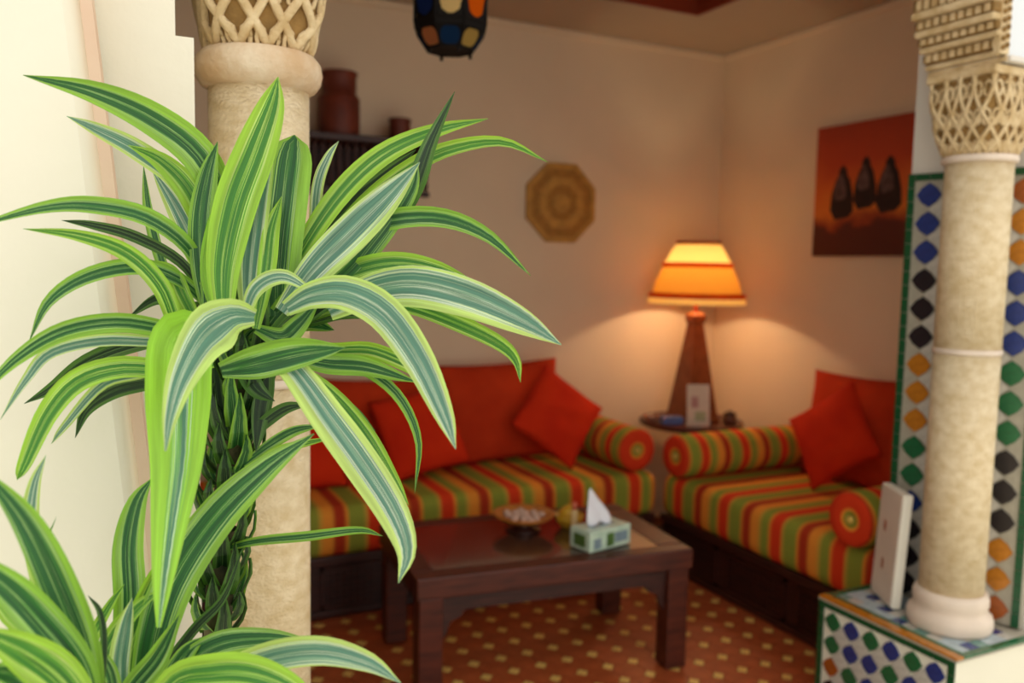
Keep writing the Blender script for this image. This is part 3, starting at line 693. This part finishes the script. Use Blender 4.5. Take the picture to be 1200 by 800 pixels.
# painting on the right wall
def paint_mat():
    m = bpy.data.materials.new('painted_sunset'); m.use_nodes = True; N = m.node_tree.nodes; L = m.node_tree.links; b = N['Principled BSDF']
    tc = N.new('ShaderNodeTexCoord'); sp_ = N.new('ShaderNodeSeparateXYZ'); L.new(tc.outputs['Object'], sp_.inputs[0])
    nz = N.new('ShaderNodeTexNoise'); nz.inputs['Scale'].default_value = 7; L.new(tc.outputs['Object'], nz.inputs['Vector'])
    ma = N.new('ShaderNodeMath'); ma.operation = 'MULTIPLY_ADD'; ma.inputs[1].default_value = .16; L.new(nz.outputs[0], ma.inputs[0]); L.new(sp_.outputs[2], ma.inputs[2])
    rp = N.new('ShaderNodeValToRGB'); cr = rp.color_ramp
    st = [(.0, (84, 26, 16)), (.30, (92, 30, 18)), (.33, (150, 54, 18)), (.43, (226, 120, 36)), (.56, (216, 100, 30)), (.75, (190, 66, 26)), (1, (166, 54, 24))]
    cr.elements[0].color = (*s2l(st[0][1]), 1); cr.elements[1].color = (*s2l(st[-1][1]), 1)
    for p_, c_ in st[1:-1]: e = cr.elements.new(p_); e.color = (*s2l(c_), 1)
    dv = N.new('ShaderNodeMath'); dv.operation = 'DIVIDE'; dv.inputs[1].default_value = .74; L.new(ma.outputs[0], dv.inputs[0])
    L.new(dv.outputs[0], rp.inputs[0]); L.new(rp.outputs[0], b.inputs['Base Color']); b.inputs['Roughness'].default_value = .7; return m
PY0, PY1, PZ0, PZ1 = 2.62, 3.305, 1.582, 2.238
pg = empty('painting', (RX-.001, (PY0+PY1)/2, PZ0), label='unframed reddish orange painting of three dark robed figures on the right wall', cat='painting')
obj('canvas', bx(RX-.03, RX-.001, PY0, PY1, PZ0, PZ1), paint_mat(), pg)
figd = mat('figure_dark', (52, 26, 20), .8, .2, 30, rgb2=(30, 14, 12)); figg = mat('figure_grey', (112, 84, 80), .8, .2, 30, rgb2=(70, 46, 44))
fig = [(-.028, 0), (-.05, .05), (-.045, .14), (-.03, .20), (-.018, .23), (-.016, .26), (0, .285), (.016, .26), (.02, .23), (.034, .20), (.048, .12), (.052, .04), (.03, .01)]
for (yc, zc, s) in ((3.125, 1.765, .95), (2.985, 1.81, .90), (2.845, 1.785, .95)):
    b = prism(newbm(), [(yc-a*s*1.5, zc+h*s) for a, h in fig], RX-.0325, RX-.0302, 'x'); fg_ = obj('figure', b, figd, pg)
    b = prism(newbm(), [(yc-a*s*.8+.012, zc+.10*s+h*s*.5) for a, h in fig], RX-.0335, RX-.0326, 'x'); sub(obj('veil', b, figg, pg), fg_)

# spindled shelf with pottery at the left of the back wall
sh = empty('wall_shelf', (1.1, RY-.001, 1.82), label='dark turned spindle shelf on the back wall behind the leaves', cat='shelf')
obj('shelf_board', bx(.66, 1.46, RY-.26, RY-.001, 2.055, 2.085), darkw, sh, bevel=.004)
obj('rail', bx(.68, 1.44, RY-.25, RY-.22, 1.82, 1.845), darkw, sh, bevel=.004)
obj('back_board', bx(.68, 1.44, RY-.02, RY-.002, 1.82, 2.054), darkw, sh)
spm = newbm(); lathe(spm, [(.008, 0), (.014, .03), (.007, .05), (.016, .10), (.007, .15), (.014, .18), (.008, .208)], n=10)
me_s = bpy.data.meshes.new('spindle'); spm.to_mesh(me_s); spm.free(); me_s.materials.append(darkw)
for p in me_s.polygons: p.use_smooth = True
for i in range(20):
    o = obj('spindle', me_s, None, sh); o.location = (.70+i*.038-1.1, RY-.235-(RY-.001), .0255)
for x in (.68, 1.42): obj('bracket', bx(x, x+.02, RY-.22, RY-.021, 1.9, 2.054), darkw, sh)
jarm = mat('redbrown_clay', (124, 50, 26), .6, .15, 12, rgb2=(96, 36, 20))
ja = obj('pottery_jar', lathe(newbm(), [(.088, 0), (.094, .02), (.094, .17), (.086, .185), (.078, .19), (.078, .275), (.084, .28), (.084, .292), (.070, .292), (.066, .20), (.002, .19)], n=28, cap=False), jarm, None, smooth=True)
ja.location = (1.03, RY-.14, 2.0855); tag(ja, 'tall red-brown cylindrical jar on the spindle shelf beside the near column', 'jar')
jb = obj('pottery_jar', lathe(newbm(), [(.046, 0), (.05, .01), (.05, .09), (.054, .095), (.054, .108), (.044, .108), (.040, .05), (.002, .04)], n=28, cap=False), jarm, None, smooth=True)
jb.location = (1.325, RY-.14, 2.0855); tag(jb, 'short red-brown jar at the right end of the spindle shelf', 'jar')

# hanging lantern
ln = empty('hanging_lantern', (.957, 2.40, 2.13), D2(-21.7), label='black metal lantern with blue, cream and orange glass panes hanging overhead', cat='lantern')
ironm = mat('lantern_iron', (20, 14, 11), .7, .1, 30, spec=.15)
def glassm(n_, c, tr=.65):
    return shade_mat('pane_'+n_, c, tr)
gl = dict(blue=glassm('blue', (44, 62, 120)), cream=glassm('cream', (248, 218, 150)), orange=glassm('orange', (240, 112, 20)), peach=glassm('peach', (226, 150, 96)), tan=glassm('tan', (200, 164, 88)), darkblue=glassm('darkblue', (34, 62, 100)))
RL = .112; RB = .108
def ring8(r, z): return [Vector((r*math.cos(2*PI*k/8+PI/8), r*math.sin(2*PI*k/8+PI/8), z)) for k in range(8)]
lev = [(.070, .005), (.105, .055), (.112, .075), (.112, .30), (.08, .36), (.03, .42)]
b = newbm()
rg = [ring8(r, z) for r, z in lev]
for A in rg[:-1]:
    for k in range(8): tube(b, [A[k], A[(k+1) % 8]], .0045, 5)
for A, B_ in zip(rg, rg[1:]):
    for k in range(8): tube(b, [A[k], B_[k]], .0045, 5)
obj('frame', b, ironm, ln, world=False)
b = newbm(); v = [b.verts.new(p*.98) for p in ring8(.070, .004)]; v2 = [b.verts.new(p) for p in ring8(.070, .012)]
b.faces.new(v[::-1]); b.faces.new(v2)
for k in range(8): b.faces.new((v[k], v[(k+1) % 8], v2[(k+1) % 8], v2[k]))
obj('bottom_plate', b, ironm, ln, world=False)
def pane(A, B_, k, m, inset=.16, shape='ov', nm='pane'):
    p = [A[k], A[(k+1) % 8], B_[(k+1) % 8], B_[k]]; c = sum(p, Vector())/4
    b = newbm(); n = 14; ux_ = (p[1]-p[0]+p[2]-p[3])/2; uy_ = (p[3]-p[0]+p[2]-p[1])/2
    vs = []; nn = ux_.cross(uy_).normalized(); 
    if nn.dot(Vector((c.x, c.y, 0))) < 0: nn = -nn
    for i in range(n):
        a = 2*PI*i/n; e = 3.2; ca, sa_ = math.cos(a), math.sin(a); r = 1/((abs(ca)**e+abs(sa_)**e)**(1/e))
        vs.append(c + ux_*.42*r*ca + uy_*.46*r*sa_)
    f1 = [b.verts.new(q+nn*.001) for q in vs]; f2 = [b.verts.new(q-nn*.002) for q in vs]; b.faces.new(f1); b.faces.new(f2[::-1])
    for i in range(n): b.faces.new((f1[i], f1[(i+1) % n], f2[(i+1) % n], f2[i]))
    obj(nm, b, m, ln, world=False)
    # dark leadwork plate with the opening round the pane
    b = newbm(); f1 = [b.verts.new(c + (q-c)*1.0 - nn*.0005) for q in vs]
    crn = []
    for i in range(n):
        a = 2*PI*i/n; ca, sa_ = math.cos(a), math.sin(a); r = 1/max(abs(ca), abs(sa_)); 
        crn.append(b.verts.new(c + ux_*.495*r*ca + uy_*.5*r*sa_ - nn*.0005))
    for i in range(n): b.faces.new((f1[i], f1[(i+1) % n], crn[(i+1) % n], crn[i]))
    o = obj('lead_plate', b, ironm, ln, world=False); md = o.modifiers.new('s', 'SOLIDIFY'); md.thickness = .002
cyc = ['blue', 'cream', 'orange', 'blue', 'cream', 'orange', 'blue', 'cream']; cyl = ['peach', 'darkblue', 'tan', 'darkblue', 'peach', 'darkblue', 'tan', 'darkblue']
for k in range(8):
    kk = (k+4) % 8
    pane(rg[2], rg[3], k, gl[cyc[kk]]); pane(rg[0], rg[1], k, gl[cyl[kk]]); pane(rg[3], rg[4], k, gl[cyl[(kk+1) % 8]]); pane(rg[4], rg[5], k, gl[cyc[kk]])
b = newbm(); o_ = [[b.verts.new(p) for p in ring8(r, z)] for r, z in ((.105, .055), (.112, .076), (.109, .076), (.102, .055))]
for A, B_ in zip(o_, o_[1:]+o_[:1]):
    for k in range(8): b.faces.new((A[k], A[(k+1) % 8], B_[(k+1) % 8], B_[k]))
obj('band', b, ironm, ln, world=False)
for k in range(0, 8, 2):
    p = ring8(.066, 0)[k]; b = newbm(); tube(b, [p+Vector((0, 0, .006)), p+Vector((0, 0, -.012))], [.006, .005], 8); obj('foot', b, ironm, ln, world=False)
b = newbm(); tube(b, [(0, 0, .415), (0, 0, .705)], .004, 6); tube(b, [(0, 0, .40), (0, 0, .44)], .02, 8); obj('chain', b, ironm, ln, world=False)

# ---------------------------------------------------------------- plants
def catmull(pts, n):
    P = [pts[0]*2-pts[1]] + pts + [pts[-1]*2-pts[-2]]; out = []; seg = len(pts)-1
    for k in range(n+1):
        t = k/n*seg; i = min(int(t), seg-1); u = t-i; a, b_, c, d = P[i:i+4]
        out.append(.5*((2*b_)+(c-a)*u+(2*a-5*b_+4*c-d)*u*u+(3*b_-a-3*c+d)*u*u*u))
    return out
def leaf_mesh(pix, wpx, d0, d1, tilt, prof=None, dm=None):
    n = 22; k = len(pix)-1
    pts = []
    for i, (x, y) in enumerate(pix):
        u = i/k; d = d0+(d1-d0)*u + (4*u*(1-u)*dm if dm else 0)
        pts.append(unproj(x, y, d))
    c = catmull(pts, n)
    b = newbm(); uvl = b.loops.layers.uv.new('UVMap'); rows = []
    for i, p in enumerate(c):
        u = i/n; t = (c[min(i+1, n)]-c[max(i-1, 0)]).normalized()
        v = (p-CC).normalized(); s = t.cross(v).normalized(); nn = s.cross(t).normalized()
        s2 = s*math.cos(tilt)+nn*math.sin(tilt); n2 = t.cross(s2).normalized()
        if prof: f_ = prof(u)
        else: f_ = (.42+.58*math.sin(min(1, u/.45)*PI/2)) * (1-max(0, (u-.45)/.55)**2.2)
        dd = (p-CC).dot(F); hw_ = wpx/FPX*dd/2*max(f_, .02)/max(.5, math.cos(tilt))
        row = []
        for q in (-1, -.55, 0, .55, 1):
            row.append(b.verts.new(p + s2*hw_*q*.985 + n2*hw_*.30*(1-abs(q))*(-1) ))
        rows.append(row)
    us = random.uniform(-.09, .09); uw = random.uniform(.85, 1.15)
    UU = [0, .225, .5, .775, 1]; UU = [min(1, max(0, .5+(q-.5)*uw+us)) for q in UU]
    for i in range(n):
        for j in range(4):
            f = b.faces.new((rows[i][j], rows[i][j+1], rows[i+1][j+1], rows[i+1][j])); f.smooth = True
            for lp_, (uu, vv) in zip(f.loops, ((j, i), (j+1, i), (j+1, i+1), (j, i+1))):
                lp_[uvl].uv = (UU[uu], vv/n+us*30)
    return b
def leaf(parent, pix, wpx, col='green', d0=1.15, d1=1.05, tilt=None, prof=None, dm=None):
    if tilt is None: tilt = random.uniform(-.35, .35)
    b = leaf_mesh(pix, wpx, d0, d1, tilt, prof, dm)
    bmesh.ops.translate(b, verts=b.verts, vec=-Vector(parent.location))
    me = bpy.data.meshes.new('leaf'); b.to_mesh(me); b.free(); me.materials.append(LEAF[col])
    o = bpy.data.objects.new('leaf', me); COL.objects.link(o); o.parent = parent
    return o
blunt = lambda u: (.6+.4*min(1, u/.3)) * (1 if u < .82 else max(.0, 1-((u-.82)/.18)**2)**.5)
# trunk line of the tall plant
tp = [unproj(300, 405, 1.15), unproj(286, 470, 1.16), unproj(272, 540, 1.17), unproj(262, 620, 1.175), unproj(257, 700, 1.18), unproj(255, 780, 1.19)]
base = Vector((tp[-1].x-.004, tp[-1].y, .012))
dp = empty('dracaena_plant', (base.x, base.y, 0.0125), label='tall variegated dracaena with long striped leaves before the left column', cat='plant')
trunk = tp + [Vector((base.x, base.y, .55)), Vector((base.x, base.y, .30))]
obj('stem', tube(newbm(), catmull(trunk, 40), .019, 10), stemm, dp, smooth=True)
potm = mat('pot_clay', (170, 96, 62), .8, .12, 12); soil = mat('soil', (52, 36, 26), 1, .3, 60, .5, 60)
obj('pot', lathe(newbm(), [(.08, 0), (.10, .30), (.112, .30), (.114, .34), (.10, .34), (.096, .29), (.002, .285)], (base.x, base.y, .0125), 32, cap=False), potm, dp, smooth=True)
obj('soil', lathe(newbm(), [(.095, .29), (.06, .305), (.002, .31)], (base.x, base.y, .0125), 24, cap=False), soil, dp)
# leaf bases along the trunk
tc_ = catmull(tp, 60)
for i in range(92):
    k = int(i/92*56); p = tc_[k]; a = i*2.4; L_ = random.uniform(.045, .085); lean_ = random.uniform(.15, .38)
    r = Vector((math.cos(a), math.sin(a), 0)); top = p+Vector((0, 0, L_))+r*(.020+L_*lean_)
    b = newbm(); s = Vector((-r.y, r.x, 0)); rows = []
    for u in (0, .3, .6, .85, 1):
        q = p + r*.016 + (top-p-r*.016)*u + r*.010*math.sin(PI*u); ww = .013*(1-.9*u**2)
        rows.append([b.verts.new(q-s*ww+r*.004), b.verts.new(q), b.verts.new(q+s*ww+r*.004)])
    uvl = b.loops.layers.uv.new('UVMap')
    for m_ in range(4):
        for j in range(2):
            f = b.faces.new((rows[m_][j], rows[m_][j+1], rows[m_+1][j+1], rows[m_+1][j]))
            for lp_, uu in zip(f.loops, (j, j+1, j+1, j)): lp_[uvl].uv = (uu/2, .5)
    bmesh.ops.translate(b, verts=b.verts, vec=-Vector(dp.location))
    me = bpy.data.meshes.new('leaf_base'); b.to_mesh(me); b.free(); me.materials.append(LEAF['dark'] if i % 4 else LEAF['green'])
    o = bpy.data.objects.new('leaf_base', me); COL.objects.link(o); o.parent = dp
UP = [
 ([(262,385),(250,320),(262,260),(285,215),(292,190)], 34, 'wide', 1.10, 1.12, .3),
 ([(295,385),(285,330),(288,270),(300,225)], 30, 'dark', 1.12, 1.14, -.2),
 ([(300,385),(312,320),(318,270),(330,230)], 22, 'lime', 1.09, 1.13, .2),
 ([(350,350),(395,305),(430,270),(468,240)], 26, 'dark', 1.15, 1.17, .1),
 ([(335,355),(372,330),(420,318),(470,322)], 22, 'dark', 1.13, 1.14, .1),
 ([(240,400),(215,350),(200,320),(178,305)], 22, 'lime', 1.12, 1.10, .2),
 ([(245,400),(222,370),(188,350),(150,372)], 16, 'dark', 1.15, 1.12, .2),
 ([(330,380),(365,372),(400,365),(450,372)], 22, 'dark', 1.14, 1.13, .2),
 ([(300,385),(330,395),(350,380),(375,350)], 26, 'green', 1.11, 1.10, .3),
 ([(255,400),(252,350),(238,310),(222,285)], 24, 'lime', 1.11, 1.13, .1),
 ([(270,330),(262,250),(235,185),(180,140),(110,108),(27,88)], 42, 'green', 1.16, 1.02, .2),
 ([(262,345),(250,265),(215,215),(160,175),(115,152),(78,136)], 26, 'pale', 1.17, 1.08, -.3),
 ([(258,350),(245,280),(222,225),(190,190),(150,170)], 30, 'lime', 1.16, 1.10, .1),
 ([(250,360),(225,295),(175,255),(110,240),(50,243),(-40,268)], 22, 'green', 1.15, .96, -.2),
 ([(250,365),(215,310),(160,278),(110,264),(72,258)], 14, 'dark', 1.16, 1.10, .2),
 ([(225,420),(208,385),(188,335),(148,296),(92,276),(27,268)], 22, 'lime', 1.12, 1.0, .3),
 ([(250,365),(215,330),(165,312),(105,322),(58,352),(34,400)], 20, 'green', 1.14, 1.0, -.1),
 ([(250,395),(205,388),(140,378),(75,388),(20,420),(-30,470)], 24, 'green', 1.13, .92, .1),
 ([(240,400),(190,400),(120,398),(60,412),(30,445),(0,492)], 16, 'pale', 1.14, .98, -.2),
 ([(250,398),(205,395),(150,405),(100,425),(60,455),(28,473)], 20, 'dark', 1.16, 1.08, .1),
 ([(250,425),(200,432),(140,430),(90,446),(55,485),(28,545),(20,562)], 28, 'lime', 1.11, .97, -.1),
 ([(240,430),(200,425),(165,437),(120,450),(75,500),(60,520)], 14, 'pale', 1.13, 1.02, .3),
 ([(230,440),(180,448),(135,458),(102,480),(88,513)], 18, 'dark', 1.14, 1.06, .2),
 ([(248,380),(238,320),(236,260),(244,205),(255,166)], 30, 'green', 1.12, 1.10, .3),
 ([(262,372),(262,310),(276,240),(298,180),(318,125),(326,90)], 50, 'lime', 1.08, 1.10, -.15),
 ([(245,380),(250,300),(268,230),(288,185)], 30, 'green', 1.11, 1.12, .2),
 ([(290,370),(292,300),(302,230),(320,165)], 34, 'pale', 1.10, 1.13, .35),
 ([(345,370),(365,300),(372,220),(384,185),(397,165)], 14, 'pale', 1.16, 1.2, 0),
 ([(215,370),(190,310),(174,250),(168,193)], 13, 'green', 1.2, 1.22, .2),
 ([(245,360),(232,300),(208,245),(178,198)], 28, 'pale', 1.17, 1.18, -.3),
 ([(330,345),(355,290),(400,225),(450,180),(510,153),(572,139)], 27, 'lime', 1.14, 1.2, .3),
 ([(335,350),(380,290),(430,235),(482,195),(530,173),(590,166),(642,190)], 20, 'lime', 1.15, 1.18, -.2),
 ([(360,345),(410,300),(455,262),(485,218),(505,165),(533,107)], 26, 'dark', 1.14, 1.14, .5),
 ([(330,365),(370,315),(415,270),(455,230),(492,190)], 44, 'pale', 1.10, 1.12, .15),
 ([(335,345),(365,290),(410,240),(450,205),(488,175)], 24, 'dark', 1.17, 1.19, -.2),
 ([(345,360),(400,325),(440,280),(478,225),(490,190)], 30, 'green', 1.12, 1.13, -.3),
 ([(340,360),(385,300),(440,262),(510,254),(570,275),(622,323)], 25, 'green', 1.15, 1.10, -.1),
 ([(385,366),(425,345),(480,335),(545,348),(610,376),(658,404)], 50, 'pale', 1.10, 1.02, .1),
 ([(340,370),(385,330),(450,308),(510,314),(570,340)], 26, 'lime', 1.13, 1.12, .2),
 ([(350,375),(420,350),(480,358),(540,380),(585,402),(605,422),(610,448)], 20, 'lime', 1.12, 1.05, -.2),
 ([(350,375),(410,352),(470,350),(530,372),(585,395)], 28, 'green', 1.14, 1.12, .2),
 ([(335,362),(365,346),(405,343),(450,366),(490,420),(520,485),(534,526)], 44, 'pale', 1.08, .93, .05),
 ([(285,378),(300,338),(332,324),(370,344)], 20, 'pale', 1.08, 1.06, .3),
 ([(310,420),(335,385),(370,358),(410,340)], 30, 'dark', 1.12, 1.10, .2),
 ([(300,400),(330,360),(350,345),(390,335)], 22, 'green', 1.13, 1.10, .2),
 ([(258,434),(300,425),(350,413),(405,407)], 42, 'green', 1.06, 1.02, -.2),
 ([(315,410),(345,435),(385,490),(425,545),(460,600),(476,645),(467,683)], 44, 'pale', 1.07, .93, .1),
 ([(325,415),(385,455),(430,505),(462,560),(479,592)], 15, 'lime', 1.12, 1.05, .2),
 ([(320,425),(370,425),(420,430),(465,462),(490,515),(486,578)], 14, 'green', 1.15, 1.12, .1),
 ([(330,415),(380,425),(430,430),(490,448)], 26, 'green', 1.13, 1.12, .2),
 ([(330,405),(390,410),(440,412),(500,440),(520,465)], 20, 'lime', 1.14, 1.12, -.3),
 ([(320,430),(370,455),(410,480),(440,505)], 18, 'dark', 1.15, 1.13, .2),
 ([(280,398),(285,425),(300,455),(322,470)], 24, 'dark', 1.13, 1.12, .2),
 ([(285,520),(310,495),(335,478),(362,474)], 16, 'dark', 1.15, 1.13, 0),
 ([(285,545),(315,522),(345,505),(378,498)], 14, 'green', 1.15, 1.13, 0),
 ([(280,560),(320,530),(355,520),(392,512)], 10, 'lime', 1.15, 1.12, .2),
 ([(270,395),(262,370),(240,375),(220,400)], 30, 'dark', 1.10, 1.08, .2),
 ([(262,400),(250,420),(255,470),(270,520)], 26, 'dark', 1.14, 1.14, .2),
 ([(300,400),(310,440),(305,490),(300,530)], 24, 'dark', 1.14, 1.14, .2),
 ([(255,645),(300,634),(360,628),(420,621),(449,628)], 12, 'green', 1.17, 1.08, .1),
]
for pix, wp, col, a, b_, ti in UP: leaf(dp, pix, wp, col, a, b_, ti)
leaf(dp, [(325,370),(328,300),(336,230),(345,158)], 50, 'green', 1.12, 1.14, .1, prof=blunt)
# broad hanging leaf and the grey-green one folded over it
leaf(dp, [(240,398),(222,394),(211,412),(209,470),(207,540),(199,610),(191,680),(186,735)], 74, 'wide', 1.06, .88, .05, prof=lambda u: (.5+.5*min(1, u/.18))*(1-max(0, (u-.42)/.58)**1.15*.93))
leaf(dp, [(300,372),(272,372),(240,395),(214,440),(200,485),(194,528)], 62, 'pale', 1.04, .86, .1, prof=lambda u: (.3+.7*min(1, u/.3))*(1-max(0, (u-.35)/.65)**.9*.95))
# fill: short leaves in the heart of the crown
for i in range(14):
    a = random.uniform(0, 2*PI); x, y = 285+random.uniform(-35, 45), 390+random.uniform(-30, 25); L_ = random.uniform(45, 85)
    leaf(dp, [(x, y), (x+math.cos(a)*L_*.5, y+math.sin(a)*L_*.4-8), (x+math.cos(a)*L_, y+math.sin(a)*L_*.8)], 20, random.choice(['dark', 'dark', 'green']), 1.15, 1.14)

# lower plants in front
lb = unproj(110, 860, .86); lowp = empty('young_dracaena', (lb.x, lb.y, .0125), label='young striped dracaena at the bottom left corner with broad arching blades', cat='plant')
def potted(root, h):
    x, y = root.location.x, root.location.y
    obj('pot', lathe(newbm(), [(.05, 0), (.062, .26), (.068, .26), (.070, .29), (.062, .29), (.06, .25), (.002, .245)], (x, y, .0125), 28, cap=False), potm, root, smooth=True)
    obj('stem', tube(newbm(), [(x, y, .26), (x, y, h)], .014, 8), stemm, root, smooth=True)
potted(lowp, lb.z+.05)
for pix, wp, col, a, b_, ti in [
 ([(112,850),(100,770),(70,690),(30,610),(-25,545)], 42, 'green', .86, .78, .2),
 ([(112,850),(92,785),(45,725),(0,680),(-60,640)], 46, 'green', .85, .74, -.1),
 ([(115,860),(75,800),(30,765),(-30,735)], 52, 'lime', .84, .72, .1),
 ([(110,860),(70,800),(52,700),(36,620),(40,568),(54,533)], 22, 'pale', .90, .92, .2),
 ([(105,850),(85,790),(55,745),(10,715),(-40,640)], 34, 'lime', .88, .86, .3),
 ([(112,850),(75,760),(56,690),(52,645),(66,605)], 6, 'green', .9, .92, 0),
 ([(115,840),(122,770),(118,720),(103,697)], 8, 'dark', .9, .92, 0),
 ([(108,850),(60,820),(20,790),(-20,785)], 40, 'green', .84, .74, .2),
 ([(110,850),(85,770),(70,740),(50,760),(10,800)], 20, 'lime', .87, .8, .2),
 ([(108,850),(95,770),(75,700),(60,655)], 26, 'lime', .89, .88, -.3)]: leaf(lowp, pix, wp, col, a, b_, ti)
mb = unproj(178, 870, 1.0); midp = empty('young_dracaena', (mb.x, mb.y, .0125), label='young striped dracaena between the tall one and the corner, with a long blade rising across', cat='plant')
potted(midp, mb.z+.05)
for pix, wp, col, a, b_, ti in [
 ([(165,860),(175,780),(200,690),(250,610),(310,550),(368,508)], 50, 'green', 1.0, 1.0, .15),
 ([(160,860),(150,790),(165,730),(190,670),(225,620)], 34, 'lime', 1.0, 1.02, -.3),
 ([(170,860),(150,780),(152,700),(150,640),(160,590),(178,560)], 36, 'green', 1.02, 1.05, .3),
 ([(155,860),(100,790),(110,745),(128,710),(146,684)], 14, 'lime', 1.0, 1.02, .1),
 ([(150,860),(118,800),(130,750),(160,712),(190,690)], 22, 'lime', .98, 1.0, .2),
 ([(160,870),(140,800),(145,740),(155,700)], 24, 'pale', .97, .98, -.3),
 ([(175,870),(185,800),(225,740),(262,700),(285,640)], 12, 'dark', 1.03, 1.06, .2),
 ([(175,870),(200,800),(250,758),(310,748),(370,752)], 32, 'green', 1.0, .98, .3),
 ([(180,880),(230,815),(300,775),(370,762),(430,775),(470,800)], 36, 'pale', .97, .88, .1),
 ([(165,880),(200,805),(250,790),(300,792),(350,815),(370,850)], 48, 'lime', .92, .84, -.2),
 ([(175,880),(190,820),(215,770),(240,745)], 26, 'green', .98, 1.0, .2),
 ([(150,880),(135,820),(125,780),(95,740)], 20, 'green', .95, .92, .2),
 ([(150,880),(150,820),(185,770),(210,720)], 30, 'green', .96, .98, -.2)]: leaf(midp, pix, wp, col, a, b_, ti)
